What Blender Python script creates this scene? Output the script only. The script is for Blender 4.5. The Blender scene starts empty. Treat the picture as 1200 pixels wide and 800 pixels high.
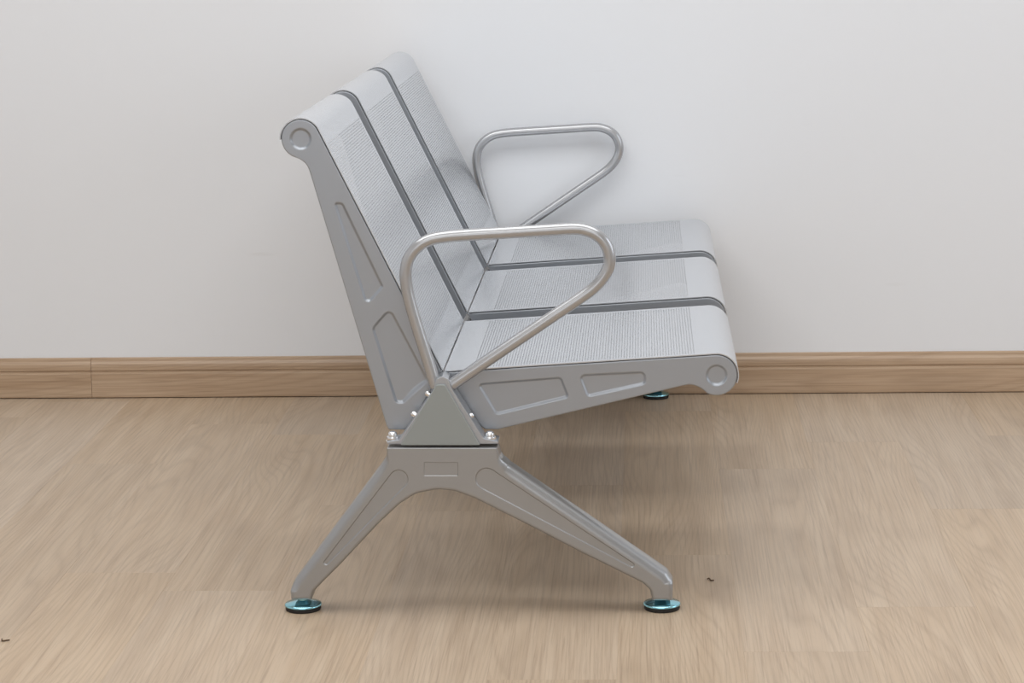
import bpy, bmesh, math, random
from math import sin, cos, pi, radians, sqrt, floor
from mathutils import Vector, Matrix
from mathutils.geometry import delaunay_2d_cdt

# ------------------------------------------------------------------ camera
F_PX = 2900.0                                   # focal length for a 1200 px wide frame
CAM = Vector((0.2691, -3.9103, 1.1432))
PITCH, YAW, ROLL = 0.1786, 0.0547, 0.0175
RM = (Matrix.Rotation(YAW, 3, 'Z') @ Matrix.Rotation(-PITCH, 3, 'X') @ Matrix.Rotation(ROLL, 3, 'Y'))
sc = bpy.context.scene
cam_data = bpy.data.cameras.new('camera')
cam = bpy.data.objects.new('camera', cam_data)
sc.collection.objects.link(cam)
right, fwd, up = RM.col[0].copy(), RM.col[1].copy(), RM.col[2].copy()
mw = Matrix((right, up, -fwd)).transposed().to_4x4()
mw.translation = CAM
cam.matrix_world = mw
cam_data.sensor_width = 36.0
cam_data.lens = F_PX / 1200.0 * 36.0
cam_data.clip_start = 0.05
sc.camera = cam

# ------------------------------------------------------------------ world, exposure, lights
world = bpy.data.worlds.new('world'); sc.world = world
world.use_nodes = True
world.node_tree.nodes['Background'].inputs[0].default_value = (0.90, 0.95, 1.0, 1)
world.node_tree.nodes['Background'].inputs[1].default_value = 0.35
sc.view_settings.view_transform = 'Standard'
sc.view_settings.look = 'None'
sc.view_settings.gamma = 1.0
sc.view_settings.use_curve_mapping = False
sc.view_settings.exposure = -0.10

def area(name, loc, target, sx, sy, power, col):
    l = bpy.data.lights.new(name, 'AREA'); l.shape = 'RECTANGLE'
    l.size, l.size_y, l.energy, l.color = sx, sy, power, col
    o = bpy.data.objects.new(name, l); sc.collection.objects.link(o)
    o.location = loc
    o.rotation_euler = (Vector(target) - Vector(loc)).to_track_quat('-Z', 'Y').to_euler()
    return o
area('ceiling_panel_light', (-0.2, -0.1, 2.74), (-0.2, -0.1, 0), 3.6, 1.6, 62, (0.955, 0.98, 1.0))
area('ceiling_panel_light', (-0.2, -3.2, 2.74), (-0.2, -3.2, 0), 3.6, 2.2, 52, (0.955, 0.98, 1.0))
area('front_fill_light', (-0.2, -5.5, 1.45), (-0.2, 1.7, 0.7), 4.2, 2.0, 30, (0.93, 0.965, 1.0))  # added soft fill behind the camera to light the back wall evenly, no window modelled
area('side_window_daylight', (3.1, 0.2, 1.5), (0.0, 0.6, 0.9), 2.0, 1.8, 24, (0.82, 0.90, 1.0))

COL = sc.collection

# ------------------------------------------------------------------ helpers
def at(px, py, Y):
    """point of the plane Y = const seen at photo pixel (px, py) -> (X, Z)"""
    d = RM @ Vector(((px - 600) / F_PX, 1.0, (400 - py) / F_PX))
    t = (Y - CAM.y) / d.y
    p = CAM + d * t
    return (p.x, p.z)
def ats(pts, Y):
    return [at(x, y, Y) for x, y in pts]

def link(name, me, mat=None, parent=None, angle=40):
    o = bpy.data.objects.new(name, me); COL.objects.link(o)
    if mat: me.materials.append(mat)
    if parent: o.parent = parent
    for p in me.polygons: p.use_smooth = True
    if angle: me.set_sharp_from_angle(angle=radians(angle))
    return o
def from_bm(name, bm, mat=None, parent=None, angle=40):
    bmesh.ops.recalc_face_normals(bm, faces=bm.faces[:])
    me = bpy.data.meshes.new(name); bm.to_mesh(me); bm.free()
    return link(name, me, mat, parent, angle)

def rounded(poly, rad, n=8):
    """round the corners of a closed polygon; rad = number or list per corner"""
    out = []; N = len(poly)
    for i in range(N):
        r = rad[i] if isinstance(rad, (list, tuple)) else rad
        p = Vector(poly[i]); a = Vector(poly[i-1]) - p; b = Vector(poly[(i+1) % N]) - p
        if r <= 0: out.append(tuple(p)); continue
        la, lb = a.length, b.length
        a.normalize(); b.normalize()
        ang = a.angle(b)
        if ang > radians(176): out.append(tuple(p)); continue
        t = min(r / math.tan(ang / 2), la * .48, lb * .48)
        rr = t * math.tan(ang / 2)
        c = p + (a + b).normalized() * (rr / sin(ang / 2))
        s = p + a * t - c; e = p + b * t - c
        a0 = math.atan2(s.y, s.x); a1 = math.atan2(e.y, e.x); d = a1 - a0
        while d > pi: d -= 2 * pi
        while d < -pi: d += 2 * pi
        for k in range(n + 1):
            q = a0 + d * k / n
            out.append((c.x + rr * cos(q), c.y + rr * sin(q)))
    return out
def circle(c, r, n=40):
    return [(c[0] + r * cos(2*pi*k/n), c[1] + r * sin(2*pi*k/n)) for k in range(n)]
def area2(p):
    return sum(p[i-1][0]*p[i][1] - p[i][0]*p[i-1][1] for i in range(len(p))) / 2
def ccw(p):
    return p if area2(p) > 0 else p[::-1]
def dedupe(p, eps=2e-5):
    o = []
    for q in p:
        if not o or (Vector(q) - Vector(o[-1])).length > eps: o.append(tuple(q))
    if (Vector(o[0]) - Vector(o[-1])).length < eps: o.pop()
    return o
def resample(p, step):
    """insert points on long edges of a closed loop"""
    o = []
    for i in range(len(p)):
        a = Vector(p[i]); b = Vector(p[(i+1) % len(p)]); n = max(1, int((b-a).length / step))
        for k in range(n): o.append(tuple(a.lerp(b, k / n)))
    return o
def normals(p):
    """outward normals of a ccw loop"""
    N = len(p); o = []
    for i in range(N):
        e1 = (Vector(p[i]) - Vector(p[i-1])).normalized(); e2 = (Vector(p[(i+1) % N]) - Vector(p[i])).normalized()
        n = Vector((e1.y, -e1.x)) + Vector((e2.y, -e2.x)); n.normalize()
        c = max(0.5, n.dot(Vector((e1.y, -e1.x))))
        o.append(n / c)
    return o
def inset(p, d):
    ns = normals(p)
    if not isinstance(d, (list, tuple)): d = [d] * len(p)
    return [(q[0] - n.x * k, q[1] - n.y * k) for q, n, k in zip(p, ns, d)]
def capsule(c0, r0, c1, r1, n=14):
    """tapering slot outline between two circles"""
    a = Vector(c0); b = Vector(c1); d = b - a; L = d.length; th = math.atan2(d.y, d.x)
    be = math.acos((r0 - r1) / L); o = []
    for k in range(n + 1):
        q = th + be + (2*pi - 2*be) * k / n
        o.append((a.x + r0*cos(q), a.y + r0*sin(q)))
    for k in range(n + 1):
        q = th - be + 2*be * k / n
        o.append((b.x + r1*cos(q), b.y + r1*sin(q)))
    return o

def plate(outline, yf, yb, R, embosses=(), rough_back=True, nround=4, hollow=0):
    """solid plate in the XZ plane between Y=yf and Y=yb, edges rounded by R (number or per-vertex list),
    embosses = [(loop, depth, width)] pressed into the front face"""
    outline = dedupe(outline)
    if area2(outline) < 0:
        outline = outline[::-1]
        if isinstance(R, list): R = R[::-1]
    if not isinstance(R, list): R = [R] * len(outline)
    sg = 1 if yb > yf else -1
    bm = bmesh.new(); N = len(outline)
    def ring(off, dep, y0, s):
        pts = inset(outline, off)
        return [bm.verts.new((q[0], y0 + s * d, q[1])) for q, d in zip(pts, dep)]
    def side(y0, s):
        rings = []
        for k in range(nround + 1):
            a = pi / 2 * k / nround
            rings.append(ring([r * (1 - cos(a)) for r in R], [r * (1 - sin(a)) for r in R], y0, s))
        return rings
    fr = side(yf, sg); bk = side(yb, -sg)
    def bridge(A, B):
        for i in range(N):
            j = (i + 1) % N
            bm.faces.new((A[i], A[j], B[j], B[i]))
    for k in range(nround): bridge(fr[k], fr[k+1])
    for k in range(nround): bridge(bk[k], bk[k+1])
    bridge(fr[0], bk[0])
    def fill(ringv, y0, s, emb):
        vs = [(v.co.x, v.co.z) for v in ringv]; dep = [0.0] * N
        edges = [(i, (i+1) % N) for i in range(N)]
        # a narrow flat border keeps the shading of the flat face clean
        guard = inset(outline, [r + .0012 for r in R]); b0 = len(vs)
        vs += guard; dep += [0.0] * N; edges += [(b0+i, b0+(i+1) % N) for i in range(N)]
        for loop, d, w, *fade in emb:
            loop = ccw(dedupe(loop)); M = len(loop)
            # the pressing runs out softly near the fade points: a wider, shallower slope there
            W = [w * (1 + sum(k * math.exp(-((q[0]-c[0])**2 + (q[1]-c[1])**2) / rr**2) for c, rr, k in fade)) for q in loop]
            prof = [(-w*.15, 0), (0, 0), (w*.25, .15), (w*.5, .5), (w*.75, .85), (w, 1), (w*1.15, 1)]
            for off, f in prof:
                q = inset(loop, [off / w * x for x in W]); b = len(vs)
                vs += q; dep += [d * f] * M; edges += [(b+i, b+(i+1) % M) for i in range(M)]
        V, E, FF, ov, oe, of = delaunay_2d_cdt([Vector(v) for v in vs], edges, [], 1, 1e-7)
        idx = []
        for k, v in enumerate(V):
            src = ov[k]
            if src and src[0] < N: idx.append(ringv[src[0]])
            else: idx.append(bm.verts.new((v.x, y0 + s * (dep[src[0]] if src else 0), v.y)))
        for f in FF:
            ff = [idx[i] for i in f]
            if len(set(ff)) == len(ff):
                try: bm.faces.new(ff)
                except ValueError: pass
    fill(fr[-1], yf, sg, embosses)
    fill(bk[-1], yb, -sg, ())
    return bm

def tube(path, r, nseg=16, closed=False, caps=True):
    """round tube through 3D points"""
    bm = bmesh.new(); P = [Vector(p) for p in path]; N = len(P); rings = []
    ref = Vector((0, 1, 0))
    for i in range(N):
        t = (P[min(i+1, N-1)] - P[max(i-1, 0)]).normalized()
        u = t.cross(ref).normalized(); w = u.cross(t).normalized()
        rings.append([bm.verts.new(P[i] + (u*cos(2*pi*k/nseg) + w*sin(2*pi*k/nseg)) * r) for k in range(nseg)])
    for i in range(N-1):
        for k in range(nseg):
            bm.faces.new((rings[i][k], rings[i][(k+1) % nseg], rings[i+1][(k+1) % nseg], rings[i+1][k]))
    if caps: bm.faces.new(rings[0][::-1]); bm.faces.new(rings[-1])
    return bm
def lathe(prof, c, axis='Z', n=32):
    """prof = [(r, h)], turned about an axis through c"""
    bm = bmesh.new(); rings = []
    def pos(r, h, a):
        x, y = r*cos(a), r*sin(a)
        if axis == 'Z': v = Vector((x, y, h))
        elif axis == 'Y': v = Vector((x, h, y))
        else: v = axis[0]*x + axis[1]*y + axis[2]*h
        return Vector(c) + v
    for r, h in prof:
        if r < 1e-6: rings.append([bm.verts.new(pos(0, h, 0))])
        else: rings.append([bm.verts.new(pos(r, h, 2*pi*k/n)) for k in range(n)])
    for A, B in zip(rings, rings[1:]):
        for k in range(n):
            j = (k+1) % n
            if len(A) == 1 and len(B) == 1: continue
            if len(A) == 1: bm.faces.new((A[0], B[j], B[k]))
            elif len(B) == 1: bm.faces.new((A[k], A[j], B[0]))
            else: bm.faces.new((A[k], A[j], B[j], B[k]))
    return bm
def merge(bm, other, delete=True):
    me = bpy.data.meshes.new('tmp'); other.to_mesh(me); other.free(); bm.from_mesh(me); bpy.data.meshes.remove(me)
    return bm
def catmull(pts, n=8):
    P = [Vector(p) for p in pts]; P = [P[0]*2 - P[1]] + P + [P[-1]*2 - P[-2]]; o = []
    for i in range(1, len(P)-2):
        for k in range(n):
            t = k / n; a, b, c, d = P[i-1], P[i], P[i+1], P[i+2]
            o.append(.5*((2*b) + (c-a)*t + (2*a-5*b+4*c-d)*t*t + (3*b-a-3*c+d)*t**3))
    o.append(P[-2]); return o

# ------------------------------------------------------------------ materials
class NT:
    def __init__(s, name):
        s.m = bpy.data.materials.new(name); s.m.use_nodes = True; s.t = s.m.node_tree; s.b = s.t.nodes['Principled BSDF']
    def n(s, typ, **k):
        x = s.t.nodes.new(typ)
        for a, v in k.items():
            if a.startswith('i_'):
                key = a[2:]; x.inputs[int(key) if key.isdigit() else key].default_value = v
            else: setattr(x, a, v)
        return x
    def l(s, a, b): s.t.links.new(a, b)
    def math(s, op, a, b=None, c=None):
        x = s.n('ShaderNodeMath', operation=op)
        for i, v in enumerate((a, b, c)):
            if v is None: continue
            if isinstance(v, (int, float)): x.inputs[i].default_value = v
            else: s.l(v, x.inputs[i])
        return x.outputs[0]
    def ramp(s, fac, stops):
        x = s.n('ShaderNodeValToRGB'); e = x.color_ramp.elements
        while len(e) < len(stops): e.new(.5)
        for q, (p, c) in zip(e, stops):
            q.position = p; q.color = (c, c, c, 1) if isinstance(c, (int, float)) else (*c, 1)
        s.l(fac, x.inputs[0]); return x.outputs[0]
    def mix(s, fac, a, b, mode='MIX'):
        x = s.n('ShaderNodeMix', data_type='RGBA', blend_type=mode)
        for i, v in ((0, fac), (6, a), (7, b)):
            if isinstance(v, (int, float)): x.inputs[i].default_value = v
            elif isinstance(v, tuple): x.inputs[i].default_value = (*v, 1)
            else: s.l(v, x.inputs[i])
        return x.outputs[2]
    def bump(s, h, strength, dist):
        x = s.n('ShaderNodeBump', i_Strength=strength, i_Distance=dist); s.l(h, x.inputs['Height']); s.l(x.outputs[0], s.b.inputs['Normal'])

def simple(name, col, metal=0, rough=.5, **k):
    M = NT(name); M.b.inputs['Base Color'].default_value = (*col, 1)
    M.b.inputs['Metallic'].default_value = metal; M.b.inputs['Roughness'].default_value = rough
    for a, v in k.items(): M.b.inputs[a.replace('_', ' ')].default_value = v
    return M
def silver(name, col, rough, bump=.03, wave=0.0, metal=.9, grain=1, coat=0):
    M = simple(name, col, metal, rough, Coat_Weight=coat, Coat_Roughness=.16)
    tc = M.n('ShaderNodeTexCoord')
    n = M.n('ShaderNodeTexNoise', i_Scale=900.0, i_Detail=2.0); M.l(tc.outputs['Object'], n.inputs[0])
    if grain:
        r = M.math('MULTIPLY_ADD', n.outputs[0], .12, rough - .06); M.l(r, M.b.inputs['Roughness'])
    h = M.math('MULTIPLY', n.outputs[0], float(grain))
    if wave:
        w = M.n('ShaderNodeTexNoise', i_Scale=9.0, i_Detail=1.0); M.l(tc.outputs['Object'], w.inputs[0])
        h = M.math('MULTIPLY_ADD', w.outputs[0], wave, h)
    M.bump(h, bump, .001)
    return M
m_cast = silver('silver_cast_paint', (.34, .342, .345), .32, .006, 0, .65, coat=.45).m
m_panel = silver('silver_pressed_panel', (.35, .372, .405), .33, .006, 0, .55, coat=.55).m
m_tube = silver('silver_tube', (.45, .455, .465), .22, .001, 0, .6).m
m_beam = silver('silver_bracket', (.42, .435, .46), .32, .01, 0, .7).m
m_zinc = simple('bright_zinc', (.80, .80, .80), 1, .16).m
m_cap = simple('grey_green_end_cap', (.30, .322, .315), 0, .5).m
m_blue = simple('blue_zinc', (.34, .66, .75), 1, .15).m
m_rubber = simple('black_rubber', (.012, .012, .012), 0, .6).m
m_plug = simple('dark_gap', (.03, .032, .035), 0, .6).m
m_chip = simple('brown_crumb', (.10, .055, .025), 0, .7).m

# perforated sheet: UV = (arc length, width) in metres, attribute-free: region baked in uv2 (0..1 coverage)
def perforated():
    M = silver('perforated_silver_sheet', (.59, .61, .64), .20, bump=.004, wave=26.0, metal=.6, grain=0)
    uv = M.n('ShaderNodeUVMap', uv_map='UVMap'); sp = M.n('ShaderNodeSeparateXYZ'); M.l(uv.outputs[0], sp.inputs[0])
    pw, ps = .0052, .0045
    s = M.math('DIVIDE', sp.outputs[0], ps); row = M.math('FLOOR', s)
    fs = M.math('MULTIPLY', M.math('SUBTRACT', M.math('FRACT', s), .5), ps)
    par = M.math('MULTIPLY', M.math('MODULO', row, 2), .5)
    y = M.math('ADD', M.math('DIVIDE', sp.outputs[1], pw), par)
    fy = M.math('MULTIPLY', M.math('SUBTRACT', M.math('FRACT', y), .5), pw)
    d2 = M.math('ADD', M.math('MULTIPLY', fs, fs), M.math('MULTIPLY', fy, fy))
    hole = M.math('LESS_THAN', d2, .00106**2)
    reg = M.n('ShaderNodeUVMap', uv_map='Region'); sr = M.n('ShaderNodeSeparateXYZ'); M.l(reg.outputs[0], sr.inputs[0])
    m = hole
    for ax in (0, 1):
        m = M.math('MULTIPLY', m, M.math('GREATER_THAN', sr.outputs[ax], 0.0))
        m = M.math('MULTIPLY', m, M.math('LESS_THAN', sr.outputs[ax], 1.0))
    M.l(M.math('SUBTRACT', 1.0, m), M.b.inputs['Alpha'])
    return M.m
m_sheet = perforated()

def wood(name, c_dark, c_mid, c_light, grain_axis, rough=.42):
    """oak print; UV = plank-local metres (along, across) plus a random offset in the Seed map"""
    M = NT(name)
    uv = M.n('ShaderNodeUVMap', uv_map='UVMap'); sd = M.n('ShaderNodeUVMap', uv_map='Seed')
    sv = M.n('ShaderNodeSeparateXYZ'); M.l(sd.outputs[0], sv.inputs[0])
    off = M.n('ShaderNodeVectorMath', operation='SCALE'); M.l(sd.outputs[0], off.inputs[0]); off.inputs['Scale'].default_value = 37.0
    add = M.n('ShaderNodeVectorMath', operation='ADD'); M.l(uv.outputs[0], add.inputs[0]); M.l(off.outputs[0], add.inputs[1])
    # broad wandering distortion
    mp0 = M.n('ShaderNodeMapping'); mp0.inputs['Scale'].default_value = (.75, 6, 1); M.l(add.outputs[0], mp0.inputs[0])
    big = M.n('ShaderNodeTexNoise', i_Scale=1.0, i_Detail=1.0); M.l(mp0.outputs[0], big.inputs[0])
    # cathedral figure: fine growth lines along the plank, bent by the broad noise
    su = M.n('ShaderNodeSeparateXYZ'); M.l(add.outputs[0], su.inputs[0])
    ph = M.math('ADD', M.math('MULTIPLY', su.outputs[1], 85.0), M.math('MULTIPLY', big.outputs[0], 22.0))
    rings = M.math('ABSOLUTE', M.math('SUBTRACT', M.math('FRACT', ph), .5))
    # fine streaks
    mp1 = M.n('ShaderNodeMapping'); mp1.inputs['Scale'].default_value = (4.0, 300, 1); M.l(add.outputs[0], mp1.inputs[0])
    st = M.n('ShaderNodeTexNoise', i_Scale=1.0, i_Detail=5.0, i_Roughness=.65); M.l(mp1.outputs[0], st.inputs[0]); st.inputs['Distortion'].default_value = .6
    mp2 = M.n('ShaderNodeMapping'); mp2.inputs['Scale'].default_value = (2.2, 34, 1); M.l(add.outputs[0], mp2.inputs[0])
    md = M.n('ShaderNodeTexNoise', i_Scale=1.0, i_Detail=3.0); M.l(mp2.outputs[0], md.inputs[0])
    pores = M.ramp(st.outputs[0], [(0.34, 0.0), (0.52, 1.0)])
    a = M.mix(M.ramp(md.outputs[0], [(.3, 0.0), (.7, 1.0)]), c_mid, c_light)
    # grey brown clouds
    cl = M.n('ShaderNodeTexNoise', i_Scale=1.0, i_Detail=3.0); mp3 = M.n('ShaderNodeMapping'); mp3.inputs['Scale'].default_value = (3, 11, 1)
    M.l(add.outputs[0], mp3.inputs[0]); M.l(mp3.outputs[0], cl.inputs[0])
    a = M.mix(M.math('MULTIPLY', M.ramp(cl.outputs[0], [(.50, 0.0), (.75, 1.0)]), .30), a, c_dark)
    a = M.mix(M.math('MULTIPLY', M.ramp(rings, [(.0, 1.0), (.25, 0.0)]), .22), a, c_dark)
    a = M.mix(M.math('MULTIPLY', M.math('SUBTRACT', 1.0, pores), .46), a, c_dark)
    # plank tone
    hs = M.n('ShaderNodeHueSaturation'); M.l(a, hs.inputs['Color'])
    M.l(M.math('MULTIPLY_ADD', sv.outputs[0], .08, .96), hs.inputs['Value'])
    M.l(M.math('MULTIPLY_ADD', sv.outputs[1], .14, .97), hs.inputs['Saturation'])
    M.l(hs.outputs[0], M.b.inputs['Base Color'])
    M.l(M.math('MULTIPLY_ADD', st.outputs[0], .14, rough - .07), M.b.inputs['Roughness'])
    M.b.inputs['Specular IOR Level'].default_value = .42
    M.bump(st.outputs[0], .12, .0006)
    return M.m
m_floor = wood('greige_oak_laminate', (.265, .190, .133), (.470, .358, .254), (.535, .423, .312), 'Y', .40)
m_base = wood('oak_baseboard', (.250, .165, .105), (.440, .315, .215), (.520, .390, .280), 'X', .36)

def wall_mat():
    M = simple('white_wall_paint', (.79, .80, .82), 0, .62)
    tc = M.n('ShaderNodeTexCoord')
    n = M.n('ShaderNodeTexNoise', i_Scale=140.0, i_Detail=3.0); M.l(tc.outputs['Object'], n.inputs[0])
    w = M.n('ShaderNodeTexNoise', i_Scale=2.0, i_Detail=2.0); M.l(tc.outputs['Object'], w.inputs[0])
    # faint scuffs: thin short horizontal smears
    mp = M.n('ShaderNodeMapping'); mp.inputs['Scale'].default_value = (5, 5, 38); M.l(tc.outputs['Object'], mp.inputs[0])
    s = M.n('ShaderNodeTexNoise', i_Scale=1.0, i_Detail=4.0); M.l(mp.outputs[0], s.inputs[0])
    sf = M.ramp(s.outputs[0], [(.72, 0.0), (.80, .18)])
    c = M.mix(sf, (.79, .80, .82), (.60, .59, .57))
    M.l(c, M.b.inputs['Base Color'])
    M.bump(M.math('MULTIPLY_ADD', w.outputs[0], 3.0, n.outputs[0]), .05, .002)
    return M.m
m_wall = wall_mat()
m_ceil = simple('white_ceiling_paint', (.82, .82, .82), 0, .8).m

# ------------------------------------------------------------------ the room
X0, X1, YB, YF, H = -2.9, 3.2, -5.6, 1.722, 2.8
def slab(name, lo, hi, mat):
    bm = bmesh.new(); bmesh.ops.create_cube(bm, size=1)
    for v in bm.verts: v.co = Vector([lo[i] + (v.co[i] + .5) * (hi[i] - lo[i]) for i in range(3)])
    o = from_bm(name, bm, mat, None, 30); o['kind'] = 'structure'; return o
slab('wall_back', (X0-.1, YF, 0), (X1+.1, YF+.1, H), m_wall)
slab('wall_left', (X0-.1, YB, 0), (X0, YF, H), m_wall)
slab('wall_right', (X1, YB, 0), (X1+.1, YF, H), m_wall)
slab('wall_front', (X0-.1, YB-.1, 0), (X1+.1, YB, H), m_wall)
slab('ceiling', (X0-.1, YB-.1, H), (X1+.1, YF+.1, H+.1), m_ceil)

random.seed(11)
def quad_planks(name, quads, mat):
    """quads = [(verts4, uv4, seed)]"""
    me = bpy.data.meshes.new(name); V = []; Fc = []; U = []; S = []
    for vs, uvs, seed in quads:
        b = len(V); V += vs; Fc.append(tuple(range(b, b+len(vs)))); U += uvs; S += [seed] * len(vs)
    me.from_pydata(V, [], Fc)
    a = me.uv_layers.new(name='UVMap'); b2 = me.uv_layers.new(name='Seed')
    for i in range(len(me.loops)):
        k = me.loops[i].vertex_index; a.data[i].uv = U[k]; b2.data[i].uv = S[k]
    o = link(name, me, mat, None, 20); o['kind'] = 'structure'; return o
PW, PL = .192, 1.22
SEAM_X = -.737
quads = []
r0 = int((X0 - SEAM_X) / PW) - 1; r1 = int((X1 - SEAM_X) / PW) + 1
JOINT = {0: .193, -1: 1.03, 6: .955, 7: -.025, -2: .45, 1: 1.30, 2: -.55, 3: .62, 4: -.40, 5: .30, 8: .62, 9: 1.25}
for r in range(r0, r1 + 1):
    xa, xb = SEAM_X + r*PW, SEAM_X + (r+1)*PW
    off = JOINT.get(r, random.random() * PL)
    k = int((YB - off) / PL) - 1
    while off + k*PL < YF:
        ya, yb = max(off + k*PL, YB), min(off + (k+1)*PL, YF); k += 1
        if yb - ya < .02: continue
        seed = (random.random(), random.random())
        e, d = .0003, -.00025     # tiny eased edge along each plank
        L = yb - ya
        def q(pts):
            quads.append(([(p[0], p[1], p[2]) for p in pts], [(p[1]-ya, p[0]-xa) for p in pts], seed))
        q([(xa+e, ya+e, 0), (xb-e, ya+e, 0), (xb-e, yb-e, 0), (xa+e, yb-e, 0)])
        q([(xa, ya, d), (xa+e, ya+e, 0), (xa+e, yb-e, 0), (xa, yb, d)])
        q([(xb-e, ya+e, 0), (xb, ya, d), (xb, yb, d), (xb-e, yb-e, 0)])
        q([(xa, ya, d), (xb, ya, d), (xb-e, ya+e, 0), (xa+e, ya+e, 0)])
        q([(xa+e, yb-e, 0), (xb-e, yb-e, 0), (xb, yb, d), (xa, yb, d)])
quad_planks('floor', quads, m_floor)

# baseboard: profile (distance from wall, height)
BH = at(0, 421, 1.706)[1]
prof = [(.0, BH), (.0055, BH), (.0075, BH-.002), (.0080, BH-.005), (.0085, BH-.008), (.0125, BH-.014), (.0135, BH-.020), (.0135, BH-.0285),
        (.0110, BH-.0300), (.0110, BH-.0325), (.0150, BH-.0345), (.0158, BH-.0375), (.0160, .006), (.0155, .0025), (.0140, .0015), (0, .0015)]
jx = at(107, 445, 1.706)[0]
def baseboard(xa, xb, seed):
    qs = []; s = 0
    for (a, b) in zip(prof, prof[1:]):
        ln = sqrt((a[0]-b[0])**2 + (a[1]-b[1])**2)
        qs.append(([(xa, YF-a[0], a[1]), (xb, YF-a[0], a[1]), (xb, YF-b[0], b[1]), (xa, YF-b[0], b[1])],
                   [(xa, s), (xb, s), (xb, s+ln), (xa, s+ln)], seed)); s += ln
    for x in (xa, xb):
        qs.append(([(x, YF-p[0], p[1]) for p in prof], [(p[0], p[1]) for p in prof], seed))
    return quad_planks('baseboard_back', qs, m_base)
baseboard(X0, jx - .0004, (.35, .9))
baseboard(jx + .0004, X1, (.72, .75))

# ------------------------------------------------------------------ the bench
bench = bpy.data.objects.new('waiting_bench', None); COL.objects.link(bench)
bench.location = (0, 0, 0)
bench['label'] = 'three-seat silver perforated steel waiting bench standing against the white wall'
bench['category'] = 'bench'
PANELS = [(0.0, .470), (.568, 1.070), (1.162, 1.660)]

# side profiles traced on the near end plane (Y = 0)
bc = at(352.2, 162.8, 0); br = (Vector(at(352.2, 140, 0)) - Vector(bc)).length
scn = at(839.8, 439.6, 0); sr_ = (Vector(at(839.8, 415.8, 0)) - Vector(scn)).length
def arc(c, r, a0, a1, n):
    return [(c[0] + r*cos(radians(a0 + (a1-a0)*k/n)), c[1] + r*sin(radians(a0 + (a1-a0)*k/n))) for k in range(n+1)]
def concave(p0, p1, p2, n=8):
    p0, p1, p2 = map(Vector, (p0, p1, p2))
    return [tuple(p0*(1-t)**2 + p1*2*t*(1-t) + p2*t*t) for t in [k/n for k in range(n+1)]]
seam = at(518.5, 436.5, 0)
# back panel outline (ccw when seen with X right, Z up: start at the seam, go up the front edge)
def tangent_pt(p, c, r, side):
    """touch point on circle c,r of the tangent from p"""
    d = Vector(p) - Vector(c); L = d.length; a = math.atan2(d.y, d.x); b = math.acos(r / L) * side
    return (c[0] + r*cos(a+b), c[1] + r*sin(a+b)), math.degrees(a+b)
tb, ta = tangent_pt(seam, bc, br, 1)
BACK_FRONT = [seam] + [tuple(Vector(seam).lerp(Vector(tb), k/10)) for k in range(1, 10)] + arc(bc, br, ta, 182, 26)
back_out = rounded([seam, at(500.5, 465, 0), at(481.5, 501.5, 0), at(476.5, 503.5, 0), at(455.5, 503.5, 0), at(453, 499, 0), at(363, 202, 0)],
                   [0, 0, .006, .006, .004, .004, 0], 4)
back_out = back_out + concave(at(362, 199, 0), at(358.5, 189, 0), at(347.5, 185.0, 0), 6) + arc(bc, br, 257, ta, 40)
ts, tsa = tangent_pt(seam, scn, sr_, -1)
SEAT_TOP = [seam] + [tuple(Vector(seam).lerp(Vector(ts), k/12)) for k in range(1, 12)] + arc(scn, sr_, tsa, -22, 22)
seat_out = arc(scn, sr_, tsa, -112, 40) + concave(at(829, 461.2, 0), at(819, 450.8, 0), at(807, 450.6, 0), 6) + \
    rounded([at(800, 452, 0), at(584, 503, 0), at(568, 503, 0), at(560, 497, 0), at(533.5, 457.5, 0), seam], [0, .006, .008, .006, 0, 0], 4)

def frame_poly(pts, rad, Y=0): return resample(rounded(ats(pts, Y), rad, 6), .012)
back_emb = [(frame_poly([(390, 236), (402, 237), (450, 336), (429, 360)], [.006, .008, .006, .008]), .0034, .0046),
            (frame_poly([(457, 359), (435, 384), (463, 473), (473, 473), (503, 446)], [.010, .012, .010, .006, .010]), .0034, .0046, (at(488, 460, 0), .022, .9)),
            (circle(bc, .0178, 40), .0034, .0044)]
seat_emb = [(frame_poly([(558, 449), (658, 441), (668, 466), (581, 487)], [.006, .008, .006, .008]), .0034, .0046),
            (frame_poly([(677, 438.5), (757.5, 434.5), (757.5, 450.5), (688, 466)], [.008, .010, .008, .008]), .0034, .0046),
            (circle(scn, .0178, 40), .0034, .0044)]

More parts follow.
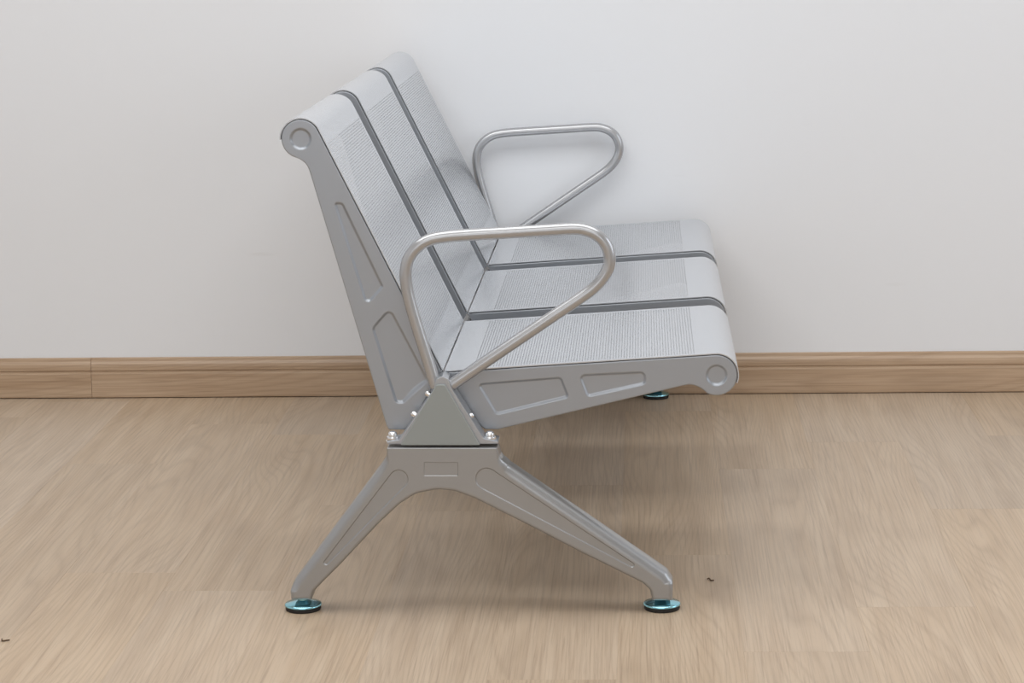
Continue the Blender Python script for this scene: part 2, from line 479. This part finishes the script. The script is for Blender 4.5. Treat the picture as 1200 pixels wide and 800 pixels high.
def sheet(name, line, y0, y1, sperf, th=.0016, lift=.0012, mar=(.010, .014)):
    """perforated skin: polyline swept along Y, with a small return lip at both side edges"""
    P = [Vector(p) for p in line]
    # left-hand normal orientation decided by lift sign
    ns = []
    for i in range(len(P)):
        t = (P[min(i+1, len(P)-1)] - P[max(i-1, 0)]).normalized(); ns.append(Vector((-t.y, t.x)))
    o = [p + n*(lift+th) for p, n in zip(P, ns)]; q = [p + n*lift for p, n in zip(P, ns)]
    s = [0]
    for a, b in zip(P, P[1:]): s.append(s[-1] + (b-a).length)
    bm = bmesh.new(); u1 = bm.loops.layers.uv.new('UVMap'); u2 = bm.loops.layers.uv.new('Region')
    info = {}
    def V(p, y, sv):
        v = bm.verts.new((p.x, y, p.y)); info[v] = (sv, y); return v
    A = [V(p, y0, t) for p, t in zip(o, s)]; B = [V(p, y1, t) for p, t in zip(o, s)]
    C = [V(p, y0, t) for p, t in zip(q, s)]; D = [V(p, y1, t) for p, t in zip(q, s)]
    solid = []
    for i in range(len(P)-1):
        bm.faces.new((A[i], A[i+1], B[i+1], B[i])); bm.faces.new((C[i], D[i], D[i+1], C[i+1]))
        solid.append(bm.faces.new((A[i], C[i], C[i+1], A[i+1]))); solid.append(bm.faces.new((B[i], B[i+1], D[i+1], D[i])))
    solid.append(bm.faces.new((A[0], B[0], D[0], C[0]))); solid.append(bm.faces.new((A[-1], C[-1], D[-1], B[-1])))
    solid = set(solid)
    for f in bm.faces:
        for l in f.loops:
            sv, y = info[l.vert]; l[u1].uv = (sv, y)
            l[u2].uv = (-1, -1) if f in solid else ((sv - sperf[0])/(sperf[1]-sperf[0]), (y - y0 - mar[0])/((y1-mar[1]) - (y0+mar[0])))
    return bm
def slen(line, p):
    """arc length of the point of line nearest to p"""
    best = (9, 0); s = 0
    for a, b in zip(line, line[1:]):
        a, b = Vector(a), Vector(b); L = (b-a).length; t = max(0, min(1, (Vector(p)-a).dot(b-a)/L/L))
        d = (a.lerp(b, t) - Vector(p)).length
        if d < best[0]: best = (d, s + t*L)
        s += L
    return best[1]
def trim(line, d0):
    """cut d0 metres off the start of a polyline"""
    L = [Vector(p) for p in line]; s = 0
    for i in range(len(L)-1):
        k = (L[i+1]-L[i]).length
        if s + k > d0: return [tuple(L[i].lerp(L[i+1], (d0-s)/k))] + [tuple(p) for p in L[i+1:]]
        s += k
bl = trim(BACK_FRONT, .0035); sl = trim(SEAT_TOP, .0035)
b_perf = (slen(bl, at(501.5, 404, 0)), slen(bl, at(381.5, 167, 0)))
s_perf = (slen(sl, at(553, 431, 0)), slen(sl, at(814.5, 417, 0)))

for i, (y0, y1) in enumerate(PANELS):
    bk = from_bm('backrest', sheet('backrest', bl[::-1], y0, y1, (0, 1)) if False else sheet('backrest', [p for p in bl], y0, y1, b_perf, lift=-.0028), m_sheet, bench, 30)
    st = from_bm('seat', sheet('seat', sl, y0, y1, s_perf), m_sheet, bench, 30)
    ins = .0016
    for out, emb, par in ((back_out, back_emb, bk), (seat_out, seat_emb, st)):
        o2 = resample(ccw(dedupe(out)), .02)
        for ya, yb in ((y0 + .0004, y0 + .016), (y1 - .0004, y1 - .016)):
            from_bm('side_panel', plate(o2, ya, yb, .0016, emb, nround=3), m_panel, par, 35)

# triangular beam that carries the seats, end caps and mounting brackets
YC = -.050
tri = rounded(ats([(511.5, 450.5), (521.5, 450.5), (563, 521.5), (468.8, 521.5)], YC), [.005, .005, .0015, .0015], 6)
beam_prof = [at(518, 449, YC), at(560, 518, YC), at(472, 518, YC)]
beam = from_bm('beam', plate(rounded(beam_prof, .006, 4), -.045, 1.700, .0005, nround=1), m_beam, bench)
def bracket(ya, yb):
    o = rounded(ats([(518.5, 441), (525, 444.5), (529, 455.5), (566.5, 514), (583.5, 517.8), (583.5, 520.6), (453, 520.6), (453, 517.8), (468, 515.5), (508.3, 456), (511, 444.5)], YC),
                [.004, .003, .003, .004, .002, .0008, .0008, .002, .004, .003, .003], 4)
    return plate(o, ya, yb, .0008, nround=2)
br_near = from_bm('bracket', bracket(-.046, -.003), m_beam, beam)
br_far = from_bm('bracket', bracket(1.663, 1.697), m_beam, beam)
cap = from_bm('end_cap', plate(tri, -.0510, -.046, .0012, nround=3), m_cap, beam); cap['label'] = 'grey green triangular end cap'
from_bm('end_cap', plate(tri, 1.7015, 1.697, .0012, nround=3), m_cap, beam)

# bolts beside the beam
def dome(r, h): return [(0, h)] + [(r*sin(a), h*cos(a)) for a in [pi/2*k/5 for k in range(1, 6)]] + [(r, -.001), (0, -.001)]
def axis_from(d):
    d = Vector(d).normalized(); u = d.orthogonal().normalized(); return (u, d.cross(u), d)
for px, py, sx in ((502, 461.5, -1), (485.5, 485.5, -1), (551.5, 487.5, 1)):
    x, z = at(px, py, -.03)
    ax = axis_from((sx*.83, 0, .55))
    b = lathe([(0, .006), (.003, .0055), (.0048, .003), (.0052, 0), (.0052, -.003), (.0075, -.003), (.0075, -.0045), (0, -.0045)], (x, -.029, z), ax, 18)
    from_bm('bolt', b, m_zinc, beam, 50)
for px in (460.8, 574.5):
    x, z = at(px, 515.5, -.025)
    b = lathe([(q[0]*1.12, q[1]*1.15) for q in [(0, .0145), (.0035, .0142), (.0058, .0125), (.0066, .0100), (.0066, .0088), (.0058, .0080), (.0085, .0070), (.0092, .0045), (.0088, .0030), (.0070, .0022), (.0100, .0015), (.0100, 0), (0, 0)]], (x, -.033, z), 'Z', 24)
    from_bm('bolt', b, m_zinc, beam, 50)

# arm loops
arm_px = [(511, 453), (499.5, 416), (488, 380), (479.5, 350), (476, 331), (475.6, 316), (479.5, 301.5), (489.5, 289), (504, 280.8), (524, 277), (556, 274.6),
          (600, 272), (640, 269.6), (668, 268), (684, 269), (699, 275), (709, 285), (714, 298), (713.2, 312), (706, 326), (693.5, 339), (677, 351), (650, 369), (610, 396), (570, 423), (526, 453)]
def armrest(Y):
    pts = [Vector((at(x, y, -.03)[0], Y, at(x, y, -.03)[1])) for x, y in arm_px]
    return from_bm('armrest', tube(catmull(pts, 6), .0098, 20), m_tube, bench, 60)
armrest(-.030); armrest(1.690)

# cast leg frames
leg_px_top = [(455, 521), (454.6, 531), (449.5, 540), (347.5, 676.5), (342.6, 686), (343.2, 698.5)]
leg_px = [(455, 520.8), (454.8, 532), (448, 542), (346.5, 677), (342.3, 687), (343.4, 698.3), (367, 698.3), (369.5, 688.5), (378, 679.5), (401, 656.5), (445, 609.5),
          (470, 586), (489, 574), (513.5, 569.2), (534, 571), (558, 580), (620, 611), (684, 644), (752.8, 678), (761.5, 686), (764.5, 699.2), (788, 699.2), (788.6, 677), (782, 667.5),
          (684, 600), (597, 541), (587, 533), (583.4, 520.8)]
YL = -.0300; LT = .025
def leg_outline():
    w = ats(leg_px, YL)
    rad = [.0015, .02, .03, .02, .014, .002, .002, .012, .02, .0, .0, .03, .05, .06, .05, .03, .0, .0, .02, .012, .002, .002, .014, .016, .0, .03, .02, .0015]
    return resample(ccw(dedupe(rounded(w, rad, 6))), .012)
LO = leg_outline()
def leg_round(o):
    ns = normals(o); top = at(520, 521, YL)[1]; R = []
    for p, n in zip(o, ns):
        n = n.normalized(); f = min(1, max(0, (n.y + .1) / .5))
        r = .0045 + (.0112 if p[0] > 0.03 else .0090) * f
        k = min(1, max(0, (top - p[1] - .004) / .03)); r = .0012 + (r - .0012) * k
        kb = min(1, max(0, (p[1] - .022) / .02)); r = .006 + (r - .006) * kb if p[1] < .05 else r
        R.append(r)
    for _ in range(6):
        R = [(R[i-1] + R[i] + R[(i+1) % len(R)]) / 3 for i in range(len(R))]
    return R
LR = leg_round(LO)
leg_emb = [(resample(capsule(at(467.5, 560.5, YC), .0160, at(382.5, 658, YC), .0045), .015), .0016, .0018),
           (resample(capsule(at(570.5, 560, YC), .0185, at(740.5, 660.8, YC), .0045), .015), .0016, .0018),
           (rounded(ats([(497, 540.5), (537, 540.5), (537, 556.8), (497, 556.8)], YC), .001, 3), .0012, .0010)]
def leg(Yc, flip):
    ya, yb = (Yc - LT, Yc + LT) if not flip else (Yc + LT, Yc - LT)
    L = from_bm('leg_frame', plate(LO, ya, yb, list(LR), leg_emb, nround=6), m_cast, bench, 30)
    for fx in (355.3, 775.6):
        x = at(fx, 705, YL)[0]
        from_bm('foot', lathe([(0, .0245), (.0085, .0245), (.0085, .0165), (.0115, .0150), (.0150, .0135), (.0290, .0105), (.0302, .0090), (.0302, .0075), (.0290, .0065), (0, .0065)], (x, Yc, 0), 'Z', 40), m_blue, L, 50)['label'] = 'blue plated levelling foot'
        from_bm('rubber_pad', lathe([(0, .0068), (.0286, .0068), (.0292, .002), (.0282, 0.0), (0, 0.0)], (x, Yc, 0), 'Z', 40), m_rubber, L, 50)
        from_bm('collar', lathe([(0, .030), (.0140, .030), (.0140, .0215), (.0130, .0205), (0, .0205)], (x, Yc, 0), 'Z', 30), m_beam, L, 50)
leg(YL, False); leg(1.6745, True)

# ------------------------------------------------------------------ crumbs on the floor
def on_floor(px, py):
    d = RM @ Vector(((px - 600) / F_PX, 1.0, (400 - py) / F_PX)); t = -CAM.z / d.z; return CAM + d*t
def crumb(pts, r, label):
    p = [on_floor(*q) + Vector((0, 0, r*.9 + .0003 + (.0008 if k % 2 else 0))) for k, q in enumerate(pts)]
    c = p[0].copy(); c.z = 0
    bm = tube([q - c for q in catmull(p, 4)], r, 8)
    for v in bm.verts: v.co.z = max(v.co.z, 0)
    o = from_bm('wood_crumb', bm, m_chip, None, 60); o.location = c
    o['label'] = label; o['category'] = 'debris'; o['group'] = 'crumbs on the floor'
crumb([(829, 679), (831, 678.8), (833, 680.5), (836.5, 681.2)], .0012, 'small dark brown curled shaving on the floor right of the front foot')
crumb([(2.3, 749.5), (2.8, 752), (6, 751.2), (11.5, 751)], .0012, 'small brown crumb on the floor at the far left edge')
